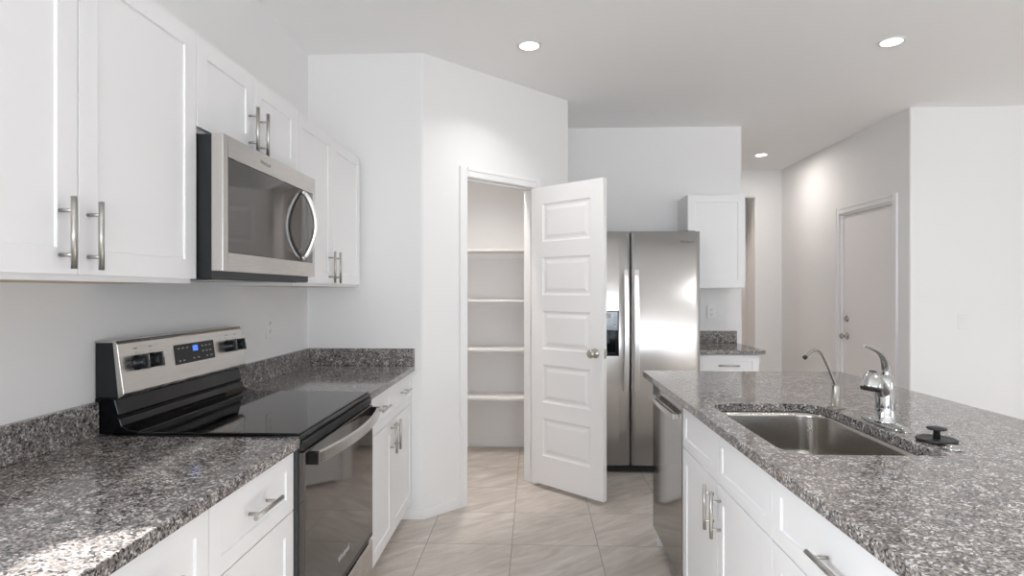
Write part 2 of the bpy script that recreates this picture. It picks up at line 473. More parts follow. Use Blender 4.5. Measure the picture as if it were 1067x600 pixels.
struct('baseboard_hall', mb, M_trim, 'white baseboard along the hall wall', 'baseboard', bevel=.003)

# ---------------------------------------------------------------- pantry door leaf
LW, LH, LT = .605, 2.03, .035
pd = thing('door_1', 'white five-panel pantry door standing open beside the refrigerator', 'door', (-.0137, 4.115, .03), math.radians(-41.9), kind='structure')
mb = MB()
pans = []
z = .195; ph = .258; gap = (LH - .195 - .115 - 5*ph)/4
for i in range(5):
    pans.append((.10, z, LW-.10, z+ph)); z += ph+gap
ring = [(.006, .005), (.014, .0075), (.024, .0075), (.046, .0015)]
mb.panel_side(LW, LH, 0, 1, pans, ring)
mb.panel_side(LW, LH, LT, -1, pans, ring)
mb.add([(0,0,0),(LW,0,0),(LW,LT,0),(0,LT,0),(0,0,LH),(LW,0,LH),(LW,LT,LH),(0,LT,LH)], [(0,3,2,1),(4,5,6,7),(1,2,6,5),(3,0,4,7)])
mb.build('door_leaf', M_doorp, pd, bevel=.0008)
kz = .955-.03; kx = LW-.062
for sgn, y in ((-1, 0), (1, LT)):
    k = MB().lathe([(.031,0),(.031,.004),(.027,.009),(.013,.011),(.0115,.030),(.019,.036),(.0265,.045),(.0275,.054),(.022,.062),(.010,.0655)], (kx, y, kz), (0, sgn, 0))
    k.build('door_knob', M_nick2, pd, bevel=0)
MB().box(LW, .006, kz-.029, LW+.0015, .029, kz+.029).box(LW, .011, kz-.011, LW+.009, .024, kz+.011).build('latch', M_nick2, pd, bevel=.0008)
for hz in (.18, LH/2, LH-.20):
    MB().cyl((-.002, LT+.005, hz-.045), (-.002, LT+.005, hz+.045), .0055).box(-.0018, .004, hz-.044, -.0002, LT, hz+.044).build('hinge', M_nick2, pd, bevel=0)

# pantry shelves
sh_src = [(1.28, 'second'), (.875, 'third'), (.478, 'lowest'), (1.695, 'top')]
for zt, nm in sh_src:
    t = thing('pantry_shelf', {'top': 'white pantry shelf at the top, just above eye level', 'second': 'white pantry shelf second from the top', 'third': 'white pantry shelf third from the top, level with the door knob', 'lowest': 'white pantry shelf nearest the floor'}[nm], 'shelf', (XW, YB, 0), group='pantry shelves')
    MB().box(.0, -.305, zt-.019, X2-T-XW, 0, zt).build('board', M_shelf, t)
    MB().box(.0, -.019, zt-.019-.05, X2-T-XW, 0, zt-.019).build('cleat', M_shelf, t)

# ---------------------------------------------------------------- hall door
hd = thing('door_2', 'flat pale hall door with knob and deadbolt', 'door', (XH+.025, D1-.02, .008), -PI/2, kind='structure')
DW = D1-D0-.04
MB().box(0.002, 0, 0, DW-.002, .04, 2.045).build('door_leaf', M_hall, hd)
MB().lathe([(.032,0),(.032,.004),(.026,.009),(.012,.012),(.011,.032),(.018,.037),(.027,.048),(.026,.058),(.018,.066),(.006,.068)], (.06, 0, .925), (0,-1,0)).build('door_knob', M_nick2, hd, bevel=0)
MB().lathe([(.030,0),(.030,.006),(.025,.012),(.012,.013),(.012,.016)], (.06, 0, 1.085), (0,-1,0)).box(.055, -.03, 1.067, .065, -.012, 1.103).build('deadbolt', M_nick2, hd, bevel=0)
for hz in (.28, 1.09, 1.83):
    MB().cyl((DW+.002, -.006, hz-.05), (DW+.002, -.006, hz+.05), .007).box(DW-.03, -.002, hz-.05, DW+.0, 0, hz+.05).build('hinge', M_plate, hd, bevel=0)
mb = MB()
casing(mb, 0, D1-D0, DH-.003)
struct('trim_3', mb, M_trim, 'white casing around the hall door', 'door casing', loc=(XH, D1, 0), rot=-PI/2)
mb = MB().box(0, 0, 0, .018, T, DH-.001).box(D1-D0-.018, 0, 0, D1-D0, T, DH-.001).box(0, 0, 2.055, D1-D0, T, DH-.001)
struct('trim_4', mb, M_trim, 'white jamb lining of the hall door', 'door jamb', loc=(XH, D1, 0), rot=-PI/2)

# ---------------------------------------------------------------- cabinets
# local frame of every cabinet: x along its width, front toward -y, carcass from y=0 backward
def bar_pull(parent, x, z, vertical, y0=-.019, L=.156):
    h = MB(); y = y0-.032; r = .006
    if vertical:
        h.cyl((x, y, z-L/2), (x, y, z+L/2), r, 18)
        for dz in (-.048, .048): h.cyl((x, y0, z+dz), (x, y, z+dz), .0045, 12)
    else:
        h.cyl((x-L/2, y, z), (x+L/2, y, z), r, 18)
        for dx in (-.048, .048): h.cyl((x+dx, y0, z), (x+dx, y, z), .0045, 12)
    return h.build('handle', M_nickel, parent, bevel=0)

def cabinet(name, label, cat, loc, rot, w, z0, z1, depth, fronts, toe=True, group=None, under=False):
    """fronts: list of (kind, x0, x1, za, zb, handle) handle = None or (x, z, vertical)"""
    t = thing(name, label, cat, loc, rot, group)
    c = MB()
    g = .0006
    if toe:
        c.box(g, 0, z0+.1, w-g, depth, z1)
        c.box(g, .06, z0, w-g, .078, z0+.1)
        c.box(g, .078, z0, .02, depth, z0+.1); c.box(w-.02, .078, z0, w-g, depth, z0+.1)
    else:
        c.box(g, 0, z0, w-g, depth, z1)
    c.build('body', M_cab, t, bevel=.0008)
    if under:
        MB().box(.019, .019, z0-.0008, w-.019, depth-.01, z0-.0002).build('underside', M_under, t, bevel=0)
    for kind, x0, x1, za, zb, hd in fronts:
        d = MB().shaker(x1-x0-.004, zb-za-.004, x=x0+.002, z=za+.002, stile=.057 if kind == 'door' else .048, rail=.057 if kind == 'door' else .043)
        o = d.build(kind, M_cab, t, bevel=.0012)
        if hd: bar_pull(o, *hd)
    return t

XU = -1.039     # carcass front of the wall cabinets (doors stand .019 proud)
R90 = PI/2
UZ0, UZ1 = 1.372, 2.134
dz0, dz1 = UZ0+.012, UZ1-.002
UD = XU - XW
# wall cabinets on the left wall
w = .914; hy = 1.475
cabinet('wall_cabinet', 'tall white two-door wall cabinet left of the microwave', 'cabinet', (XU, .842, 0), R90, w, UZ0, UZ1, UD,
        [('door', 0, .4475, dz0, dz1, (.3950, hy, True)), ('door', .4475, w, dz0, dz1, (.4760, hy, True))], toe=False, under=True, group='white wall cabinets')
w = .759
cabinet('wall_cabinet', 'short white two-door wall cabinet directly above the microwave', 'cabinet', (XU, 1.756, 0), R90, w, 1.838, UZ1, UD,
        [('door', 0, w/2-.01, 1.848, dz1, (.331, 1.93, True)), ('door', w/2-.01, w, 1.848, dz1, (.412, 1.93, True))], toe=False, group='white wall cabinets')
w = .926
cabinet('wall_cabinet', 'white two-door wall cabinet right of the microwave, by the pantry wall', 'cabinet', (XU, 2.515, 0), R90, w, UZ0, UZ1, UD,
        [('door', 0, w/2-.01, dz0, dz1, (.400, 1.468, True)), ('door', w/2-.01, w, dz0, dz1, (.483, 1.468, True))], toe=False, under=True, group='white wall cabinets')
# by the refrigerator
cabinet('wall_cabinet', 'single-door white wall cabinet right of the refrigerator', 'cabinet', (1.236, YB-.315, 0), 0, .458, UZ0, UZ1-.012, .315,
        [('door', 0, .458, UZ0+.004, UZ1-.014, None)], toe=False, group='white wall cabinets')

# base cabinets on the left
XBF = -.739     # carcass front
BD = XBF - XW - .012
CZ = .876
dra, drb, doa = .692, .868, .104
def base_front(w, n, split=None, drawer_handles=True, hz=.785, pair=True):
    out = []
    if n == 1:
        out.append(('drawer', 0, w, dra, drb, (w/2, hz, False) if drawer_handles else None))
        out.append(('door', 0, w, doa, dra, None))
    else:
        m = w/2 if split is None else split
        for a, b in ((0, m), (m, w)):
            out.append(('drawer', a, b, dra, drb, ((a+b)/2, hz, False) if drawer_handles else None))
        out.append(('door', 0, m, doa, dra, (m-.040, .61, True)))
        out.append(('door', m, w, doa, dra, (m+.040, .61, True)))
    return out
cabinet('base_cabinet', 'white base cabinet with a drawer, just left of the range', 'cabinet', (XBF, 1.288, 0), R90, .464, 0, CZ, BD, base_front(.464, 1), group='white base cabinets')
cabinet('base_cabinet', 'white base cabinet nearest the viewer on the left run', 'cabinet', (XBF, .374, 0), R90, .914, 0, CZ, BD,
        base_front(.914, 2), group='white base cabinets')
cabinet('base_cabinet', 'white base cabinet between the range and the pantry wall', 'cabinet', (XBF, 2.524, 0), R90, .950, 0, CZ, BD,
        base_front(.950, 2, split=.474, hz=.797), group='white base cabinets')
# small one right of the refrigerator
cabinet('base_cabinet', 'small white base cabinet right of the refrigerator', 'cabinet', (1.240, 4.529, 0), 0, .458, 0, CZ, YB-4.529,
        [('drawer', 0, .458, .70, drb, (.225, .79, False)), ('door', 0, .458, doa, .70, (.41, .61, True))], group='white base cabinets')
# island
XIF = .650
t = cabinet('base_cabinet', 'white sink cabinet of the island with two doors and false fronts', 'cabinet', (XIF, 2.526, 0), -R90, .938, 0, .66, .61,
        [('drawer', 0, .470, dra, drb, None), ('drawer', .470, .938, dra, drb, None),
         ('door', 0, .470, doa, dra, (.430, .592, True)), ('door', .470, .938, doa, dra, (.508, .592, True))], group='white base cabinets')
MB().box(.001, 0, .66, .937, .018, CZ-.003).box(.001, .592, .66, .937, .61, CZ-.003).box(.001, .018, .66, .018, .592, CZ-.003).box(.92, .018, .66, .937, .592, CZ-.003).build('upper_body', M_cab, t, bevel=.0008)
cabinet('base_cabinet', 'white island cabinet with a wide drawer, nearer than the sink', 'cabinet', (XIF, 1.587, 0), -R90, .686, 0, CZ, .61,
        [('drawer', 0, .686, dra, drb, (.343, .777, False)), ('door', 0, .343, doa, dra, (.30, .592, True)), ('door', .343, .686, doa, dra, (.386, .592, True))], group='white base cabinets')
ip = thing('island_panel', 'white panelled back and far end of the island', 'panel', (XIF, 3.168, 0))
MB().box(.010, -.019, .0, .61, 0, CZ).build('end_panel', M_cab, ip)
MB().box(.611, -2.95, 0, .629, 0, CZ).build('back_panel', M_cab, ip)

# ---------------------------------------------------------------- granite tops
def slab(name, label, x0, y0, x1, y1, extra):
    t = thing(name, label, 'countertop', (0, 0, 0), group='granite countertops')
    MB().box(x0, y0, CZ+.0005, x1, y1, .908).build('slab', M_gran, t, bevel=.003, seg=3)
    for e in extra: MB().box(*e).build('backsplash', M_gran, t, bevel=.0015)
    return t
XC = -.702
slab('countertop', 'speckled grey granite countertop left of the range, sunlit at its near edge', XW, .35, XC, 1.7555, [(XW, .35, .9085, XW+.02, 1.7555, 1.010)])
slab('countertop', 'granite countertop between the range and the pantry wall', XW, 2.523, XC, YE, [(XW, 2.523, .9085, XW+.02, YE, 1.010), (XW+.0205, YE-.02, .9085, XC, YE, 1.010)])
slab('countertop', 'small granite countertop right of the refrigerator', 1.232, 4.476, 1.733, YB, [(1.232, YB-.02, .9085, 1.733, YB, 1.010)])

def rrect(x0, y0, x1, y1, r, n=10):
    pts = []
    for cx, cy, a0 in ((x1-r, y0+r, -90), (x1-r, y1-r, 0), (x0+r, y1-r, 90), (x0+r, y0+r, 180)):
        for i in range(n+1):
            a = math.radians(a0 + 90*i/n); pts.append((cx + r*math.cos(a), cy + r*math.sin(a)))
    return pts
SX0, SY0, SX1, SY1, SR = .688, 1.625, 1.105, 2.352, .085
IX0, IY0, IX1, IY1 = .605, .42, 1.679, 3.303
it = thing('countertop', 'large granite island countertop with the sink cut into it', 'countertop', (0, 0, 0), group='granite countertops')
hole = rrect(SX0, SY0, SX1, SY1, SR)
cx, cy = (SX0+SX1)/2, (SY0+SY1)/2
n = len(hole)
outer = []
corners = [(IX1, IY0), (IX1, IY1), (IX0, IY1), (IX0, IY0)]
for p in hole:
    dx, dy = p[0]-cx, p[1]-cy
    ts = []
    if dx > 0: ts.append((IX1-cx)/dx)
    if dx < 0: ts.append((IX0-cx)/dx)
    if dy > 0: ts.append((IY1-cy)/dy)
    if dy < 0: ts.append((IY0-cy)/dy)
    k = min(ts); outer.append((cx+dx*k, cy+dy*k))
for c in corners:
    i = min(range(n), key=lambda j: (outer[j][0]-c[0])**2 + (outer[j][1]-c[1])**2); outer[i] = c
mb = MB(); zt, zb = .908, CZ+.0005
vs = [(x, y, zt) for x, y in hole] + [(x, y, zt) for x, y in outer] + [(x, y, zb) for x, y in hole] + [(x, y, zb) for x, y in outer]
fs = []
for i in range(n):
    j = (i+1) % n
    fs += [(i, n+i, n+j, j), (2*n+i, 2*n+j, 3*n+j, 3*n+i), (n+i, 3*n+i, 3*n+j, n+j), (i, j, 2*n+j, 2*n+i)]
mb.add(vs, fs)
mb.build('slab', M_gran, it, bevel=.003, seg=3)

# ---------------------------------------------------------------- sink
sk = thing('kitchen_sink', 'stainless steel undermount sink in the island countertop', 'sink', (cx, cy, 0))
mb = MB(); levels = []
for ins, zz in [(-.018, .8755), (-.018, .8745), (.0, .8745), (.002, .86), (.008, .74), (.014, .712), (.026, .694), (.045, .686), (.075, .683)]:
    r = max(SR-ins, .03)
    levels.append([(x-cx, y-cy, zz) for x, y in rrect(SX0+ins, SY0+ins, SX1-ins, SY1-ins, r)])
vs = [p for l in levels for p in l]; fs = []
for i in range(len(levels)-1):
    for k in range(n):
        k2 = (k+1) % n
        fs.append((i*n+k, i*n+k2, (i+1)*n+k2, (i+1)*n+k))
l = (len(levels)-1)*n
fs.append(tuple(l+k for k in range(n)))
mb.add(vs, fs, True)
o = mb.build('basin', M_sink, sk, bevel=0)
MB().lathe([(.055, 0), (.055, .0015), (.044, .002), (.040, .0005), (.012, .0004), (.010, .003)], (0, .05, .683)).build('drain', M_chrome, sk, bevel=0)

# ---------------------------------------------------------------- kitchen faucet
fc = thing('kitchen_faucet', 'chrome single-lever kitchen faucet with pull-out spray head', 'faucet', (1.162, 2.0, .908))
mb = MB()
pl = []
for i in range(40):
    a = 2*PI*i/40; c_, s_ = math.cos(a), math.sin(a)
    pl.append((.032*abs(c_)**.9*(1 if c_ > 0 else -1), .130*abs(s_)**1.0*(1 if s_ > 0 else -1)))
vs = [(x, y, 0) for x, y in pl] + [(x*.96, y*.98, .005) for x, y in pl] + [(x*.72, y*.72, .011) for x, y in pl]
m_ = 40; fs = []
for l in range(2):
    for k in range(m_):
        k2 = (k+1) % m_; fs.append((l*m_+k, l*m_+k2, (l+1)*m_+k2, (l+1)*m_+k))
fs.append(tuple(2*m_+k for k in range(m_))); fs.append(tuple(range(m_-1, -1, -1)))
mb.add(vs, fs, True); mb.build('base_plate', M_chrome, fc, bevel=0)
mb = MB()
mb.lathe([(.032, .008), (.032, .013), (.0295, .016), (.0290, .06), (.028, .11), (.0265, .135), (.0235, .155), (.013, .166)], (0, 0, 0))
sdir = Vector((-.75, -.66, 0)).normalized()
def fp(t, z): return sdir*t + Vector((0, 0, z))
mb.tube([fp(.0, .10), fp(.035, .125), fp(.075, .150), fp(.098, .152)], [.022, .022, .020, .018], seg=20)
mb.build('body', M_chrome, fc, bevel=0)
ax = Vector((sdir.x*.30, sdir.y*.30, -1)).normalized()
top = fp(.102, .178)
MB().lathe([(.010, -.004), (.019, 0), (.025, .010), (.0295, .026), (.0325, .044), (.0320, .050), (.026, .052)], top, ax, seg=32).build('spray_head', M_chrome, fc, bevel=0)
MB().lathe([(.030, 0), (.030, .003)], top + ax*.0515, ax).build('spray_face', M_rubber, fc, bevel=0)
MB().lathe([(.012, 0), (.012, .004), (.008, .006)], top - ax*.002, -ax).build('spray_button', M_rubber, fc, bevel=0)
mb = MB()
mb.tube([fp(-.010, .110), fp(-.016, .155), fp(-.010, .195), fp(.020, .228), fp(.062, .246), fp(.115, .260), fp(.172, .270)],
        [.020, .021, .018, .0125, .0085, .0065, .0035], seg=18, flat=.75, up=(.66, -.75, 0))
mb.build('lever', M_chrome, fc, bevel=0)

# filtered water faucet
ff = thing('drinking_water_faucet', 'slim brushed gooseneck water faucet behind the sink', 'faucet', (1.149, 2.29, .908))
MB().lathe([(.033, 0), (.033, .003), (.030, .005), (.0155, .006), (.0155, .078), (.0145, .084), (.007, .088)], (0,0,0)).build('body', M_nickd, ff, bevel=0)
MB().tube([(-.002, 0, .084), (-.018, 0, .125), (-.044, 0, .185), (-.060, 0, .211), (-.078, 0, .217), (-.096, 0, .208), (-.112, 0, .192)], .0052, seg=14).build('spout', M_nickd, ff, bevel=0)
MB().lathe([(.007, 0), (.008, .004), (.008, .014)], (-.110, 0, .194), (-.75, 0, -.66)).build('spout_tip', M_rubber, ff, bevel=0)

# stopper and hole cover
st = thing('sink_stopper', 'black rubber sink stopper lying on the island countertop', 'stopper', (1.182, 1.778, .908))
MB().lathe([(.044, 0), (.052, .003), (.053, .007), (.051, .010), (.046, .008), (.012, .009)], (0,0,0), seg=40).build('disc', M_rubber, st, bevel=0)
MB().lathe([(.0095, .008), (.0085, .030), (.012, .033), (.024, .035), (.0265, .038), (.025, .041), (.010, .043)], (0,0,0), seg=32).build('knob', M_rubber, st, bevel=0)
cp = MB().lathe([(.027, 0), (.027, .003), (.024, .007), (.012, .010), (.003, .0105)], (0,0,0), seg=32).build('hole_cover', M_chrome, loc=(1.172, 1.694, .908), bevel=0)
tag(cp, 'small round chrome cap beside the black stopper', 'cap')

# ---------------------------------------------------------------- range
RX = -.690
rg = thing('range', 'black and stainless electric range with glass cooktop', 'range', (RX, 1.7575, 0), R90)
RW = .764; RD = RX - XW - .004         # local depth, +y toward the wall
def rl(x, z): return x, z
MB().box(.002, .022, .09, RW-.002, RD, .895).build('body', M_grey, rg)
c = MB().box(-.000, .012, .896, RW, RD-.05, .912)
c.build('cooktop_frame', M_black, rg, bevel=.004, seg=3)
MB().box(.006, .020, .9122, RW-.006, RD-.09, .9185).build('cooktop', M_glass, rg, bevel=.002)
# trim of the vent slots above the door
t_ = MB().box(.004, .006, .866, RW-.004, .04, .894).build('vent_panel', M_blackm, rg)
for g0 in (.13, .30, .47, .62):
    for k in range(2): MB().box(g0, .0045, .873+k*.010, g0+.09, .0062, .877+k*.010).build('vent_slot', M_slot, t_, bevel=0)
dr = MB().box(.006, 0, .300, RW-.006, .022, .862).build('oven_door', M_oven, rg, bevel=.003)
MB().box(.012, -.0006, .305, RW-.012, 0, .318).build('door_lower_edge', M_black, dr, bevel=0)
mb = MB()
hn = 24; zc_ = .838
for side in range(1):
    pts = []
    for i in range(hn+1):
        u = i/hn; x = .03 + u*(RW-.06)
        pts.append((x, -.022 - .038*math.sin(PI*u)**.8))
    vs = []; fs = []
    for x, y in pts:
        vs += [(x, y, zc_-.019), (x, y-.012, zc_-.017), (x, y-.012, zc_+.017), (x, y, zc_+.019)]
    for i in range(hn):
        for k in range(4):
            k2 = (k+1) % 4; fs.append((i*4+k, i*4+k2, (i+1)*4+k2, (i+1)*4+k))
    fs.append((3,2,1,0)); fs.append(tuple(hn*4+k for k in range(4)))
    mb.add(vs, fs)
hnd = mb.build('handle', M_ssR, dr, bevel=.0015)
for hx0 in (.022, RW-.040): MB().box(hx0, -.034, zc_-.019, hx0+.018, 0, zc_+.019).build('handle_bracket', M_black, dr, bevel=.002)
MB().box(.006, .0, .100, RW-.006, .022, .285).build('storage_drawer', M_ssR, rg, bevel=.003)
MB().box(.03, .05, 0, RW-.03, .07, .09).build('toe_kick', M_blackm, rg)
lettering('brand_lettering', 'Whirlpool', .030, M_logol, frame((.37, -.0005, .395), (1,0,0), (0,0,1)), dr)
MB().box(RW-.052, -.0007, .785, RW-.037, 0, .812).build('door_sticker', M_logol, dr, bevel=0)
# back guard: profile in (y, z) extruded along x
def prof_x(mb, prof, x0, x1):
    n = len(prof)
    a = sum(prof[i][0]*prof[(i+1)%n][1]-prof[(i+1)%n][0]*prof[i][1] for i in range(n))
    if a < 0: prof = prof[::-1]
    vs = [(x0, p[0], p[1]) for p in prof] + [(x1, p[0], p[1]) for p in prof]
    mb.add(vs, [tuple(range(n-1,-1,-1)), tuple(range(n,2*n))] + [(i,(i+1)%n,n+(i+1)%n,n+i) for i in range(n)])
    return mb
def yy(X): return RX - X            # world X to local y
mb = MB()
prof_x(mb, [(yy(XW+.003), .912), (yy(-1.200), .912), (yy(-1.203), .922), (yy(-1.235), .926), (yy(-1.255), .938), (yy(-1.262), .958), (yy(-1.270), .962), (yy(-1.264), .972), (yy(-1.277), 1.015), (yy(-1.277), 1.022), (yy(XW+.003), 1.022)], .002, RW-.002)
mb.build('lower_backguard', M_black, rg, bevel=.003)
mb = MB(); prof_x(mb, [(yy(XW+.003), 1.0225), (yy(-1.262), 1.0225), (yy(-1.2795), 1.190), (yy(XW+.003), 1.190)], .004, RW-.004)
mb.build('backguard_side', M_blackm, rg, bevel=.002)
mb = MB(); prof_x(mb, [(yy(-1.2655), 1.020), (yy(-1.2485), 1.030), (yy(-1.2475), 1.036), (yy(-1.2685), 1.186), (yy(-1.274), 1.196), (yy(XW+.003), 1.196), (yy(XW+.003), 1.1905), (yy(-1.283), 1.1905)], 0, RW)
cpn = mb.build('control_panel', M_ssR, rg, bevel=.0015)
# on the tilted panel: local frame
pn = Vector((0, -(1.186-1.036), -(.021))).normalized()   # roughly outward
pn = Vector((0, -.990, .139)).normalized()
pu = Vector((0, .139, .990)).normalized()
def pp(x, z, out=0):
    yb = yy(-1.2475) + (z-1.036)/(1.186-1.036)*.021
    return Vector((x, yb, z)) + pn*out
for kx in (.078, .150, .632, .704):
    k = MB()
    k.lathe([(.0245, 0), (.0245, .006), (.0215, .009), (.0205, .030), (.0185, .033), (.008, .034)], pp(kx, 1.122), pn, seg=30)
    Mk = frame(pp(kx, 1.122), (1,0,0), pu)
    k.box(-.0045, -.0235, .008, .0045, .0235, .041, M=Mk)
    k.build('knob', M_knob, rg, bevel=.0008)
    Mk2 = frame(pp(kx, 1.122, .0415), (1,0,0), pu)
    MB().box(-.0008, .004, 0, .0008, .022, .0006, M=Mk2).build('pointer', M_icon, rg, bevel=0)
dp = MB().box(.275, -.034, .0003, .530, .036, .0016, M=frame(pp(0, 1.122), (1,0,0), pu)).build('touch_panel', M_blackm, cpn, bevel=0)
MB().box(.386, .006, .0017, .418, .026, .0022, M=frame(pp(0, 1.122), (1,0,0), pu)).build('clock_display', M_blue, dp, bevel=0)
Mi = frame(pp(0, 1.122), (1,0,0), pu)
for (u_, v_) in [(.300,.022),(.325,.022),(.352,.022),(.30,-.022),(.325,-.022),(.388,-.020),(.418,-.020),(.45,.020),(.475,.020),(.50,.020),(.45,.0),(.475,.0),(.50,.0),(.475,-.02),(.505,-.02)]:
    MB().box(u_-.006, v_-.0018, .0017, u_+.006, v_+.0018, .002, M=Mi).build('touch_icon', M_icon, dp, bevel=0)
for kx in (.078, .150, .632, .704):
    ic = MB()
    for k in range(9):
        a = math.radians(-130 + k*32.5)
        ic.box(-.0012+math.sin(a)*.030, -.0012+math.cos(a)*.030, .0002, .0012+math.sin(a)*.030, .0012+math.cos(a)*.030, .0007, M=frame(pp(kx, 1.122), (1,0,0), pu))
    ic.box(kx-.008, .044, .0002, kx+.008, .047, .0007, M=Mi)
    ic.build('dial_marks', M_logo, cpn, bevel=0)

# ---------------------------------------------------------------- microwave
MX = -.940
mw = thing('microwave', 'stainless over-the-range microwave with curved bar handle', 'microwave', (MX, 1.758, 0), R90)
MWW = .754; md = MX - XW - .004
MB().box(.004, .034, 1.386, MWW-.004, md, 1.828).build('body', M_blackm, mw, bevel=.003)
# stainless door frame around the dark glass
mb = MB(); gx0, gx1, gz0, gz1 = .030, .732, 1.468, 1.762; z0, z1 = 1.410, 1.828
mb.panel_side(MWW, z1-z0, 0, 1, [(gx0, gz0-z0, gx1, gz1-z0)], [(.0015, .003)])
mb.add([(0,0,0),(MWW,0,0),(MWW,.036,0),(0,.036,0),(0,0,z1-z0),(MWW,0,z1-z0),(MWW,.036,z1-z0),(0,.036,z1-z0)], [(0,3,2,1),(4,5,6,7),(1,2,6,5),(3,0,4,7),(2,3,7,6)])
for i in range(len(mb.v)): mb.v[i] = mb.v[i] + Vector((0, 0, z0))
df = mb.build('door_frame', M_ssR, mw, bevel=.0015)
MB().box(gx0+.002, .0008, gz0+.002, gx1-.002, .0028, gz1-.002).build('door_glass', M_oven, df, bevel=.0005)
lettering('brand_lettering', 'Whirlpool', .019, M_logo, frame((.285, -.0004, 1.795), (1,0,0), (0,0,1)), df)
mb = MB()
hx_ = .612; pts = []
for i in range(13):
    u = i/12; pts.append((hx_+.0, -.010 - .046*math.sin(PI*u)**.85, 1.485 + u*.262))
mb.tube(pts, [.009]+[.0105]*11+[.009], seg=16, sub=3, up=(1,0,0), flat=1.0)
for zz in (1.485, 1.747): mb.cyl((hx_, .0, zz), (hx_, -.012, zz), .009)
mb.build('handle', M_ssH, df, bevel=0)
v = MB().box(.05, .06, 1.3835, .34, .30, 1.3862).box(.41, .06, 1.3835, .70, .30, 1.3862)
v.build('grease_filter', M_ssD, mw, bevel=.0005)
MB().box(.0, .030, 1.388, MWW, .0345, 1.410).build('lower_vent', M_grey, mw, bevel=.0005)

# ---------------------------------------------------------------- refrigerator
FX0, FX1, FY, FZ = .312, 1.224, 4.400, 1.79
fg = thing('refrigerator', 'stainless side-by-side refrigerator with water dispenser', 'refrigerator', (FX0, FY, 0))
FW = FX1-FX0; sp = .7165-FX0
MB().box(.004, .075, .03, FW-.004, YB-FY-.02, FZ-.015).build('body', M_grey, fg, bevel=.004)
# freezer door with dispenser recess
dx0, dx1, dzb, dzt = .135, .318, .872, 1.205
mb = MB(); zb_, zt_ = .062, FZ
w_ = sp-.004
def door_box(mb, x0, x1, hole=None):
    # gently bowed front
    N_ = 14
    def yf(x): u = (x-x0)/(x1-x0); return -.010*math.sin(PI*min(max(u,0),1))**.7
    xs = [x0 + (x1-x0)*i/N_ for i in range(N_+1)]
    if hole:
        xs = sorted(set([round(x,5) for x in xs if abs(x-hole[0])>.012 and abs(x-hole[1])>.012] + [hole[0], hole[1]]))
    for i in range(len(xs)-1):
        a, b = xs[i], xs[i+1]
        segs = [(zb_, zt_)]
        if hole and a >= hole[0]-1e-6 and b <= hole[1]+1e-6: segs = [(zb_, hole[2]), (hole[3], zt_)]
        for s0, s1 in segs:
            mb.add([(a, yf(a), s0), (b, yf(b), s0), (b, yf(b), s1), (a, yf(a), s1)], [(0,1,2,3)], True)
        mb.add([(a, yf(a), zt_), (b, yf(b), zt_), (b, .06, zt_), (a, .06, zt_)], [(0,1,2,3)])
        mb.add([(a, yf(a), zb_), (b, yf(b), zb_), (b, .06, zb_), (a, .06, zb_)], [(3,2,1,0)])
    mb.add([(x0, 0, zb_), (x0, .06, zb_), (x0, .06, zt_), (x0, 0, zt_)], [(3,2,1,0)])
    mb.add([(x1, 0, zb_), (x1, .06, zb_), (x1, .06, zt_), (x1, 0, zt_)], [(0,1,2,3)])
    mb.add([(x0, .06, zb_), (x1, .06, zb_), (x1, .06, zt_), (x0, .06, zt_)], [(3,2,1,0)])
    return yf
yf1 = door_box(mb, .001, sp-.007, (dx0, dx1, dzb, dzt))
fd = mb.build('freezer_door', M_ssH, fg, bevel=0)
mb = MB(); yf2 = door_box(mb, sp+.007, FW-.001)
fd2 = mb.build('refrigerator_door', M_ssH, fg, bevel=0)
MB().box(.001, .058, zb_+.004, FW-.001, .074, zt_-.004).build('door_gasket', M_blackm, fg, bevel=0)
# dispenser
mb = MB(); e = .008
mb.box(dx0, -.011, dzt-e, dx1, .012, dzt); mb.box(dx0, -.011, dzb, dx1, .012, dzb+e)
mb.box(dx0, -.011, dzb, dx0+e, .012, dzt); mb.box(dx1-e, -.011, dzb, dx1, .012, dzt)
disp = mb.build('dispenser', M_blackm, fd, bevel=.003)
MB().box(dx0+e, -.006, 1.06, dx1-e, .0, dzt-e).build('dispenser_display', M_disp, disp, bevel=0)
MB().box(dx0+e, .040, dzb+e, dx1-e, .045, 1.06).box(dx0+e, .0, dzb+e, dx0+e+.004, .04, 1.06).box(dx1-e-.004, .0, dzb+e, dx1-e, .04, 1.06).box(dx0+e, -.004, dzb+e, dx1-e, .04, dzb+e+.006).build('dispenser_well', M_black, disp, bevel=0)
MB().box(dx0+.06, .014, .96, dx0+.12, .034, 1.06).build('dispenser_paddle', M_grey, disp, bevel=.004)
di = MB()
for i in range(4): di.box(dx1-.034-.0, -.0068, 1.085+i*.024, dx1-.018, -.006, 1.092+i*.024)
di.box(dx0+.03, -.0068, 1.15, dx1-.06, -.006, 1.185)
di.build('dispenser_icons', M_icon, disp, bevel=0)
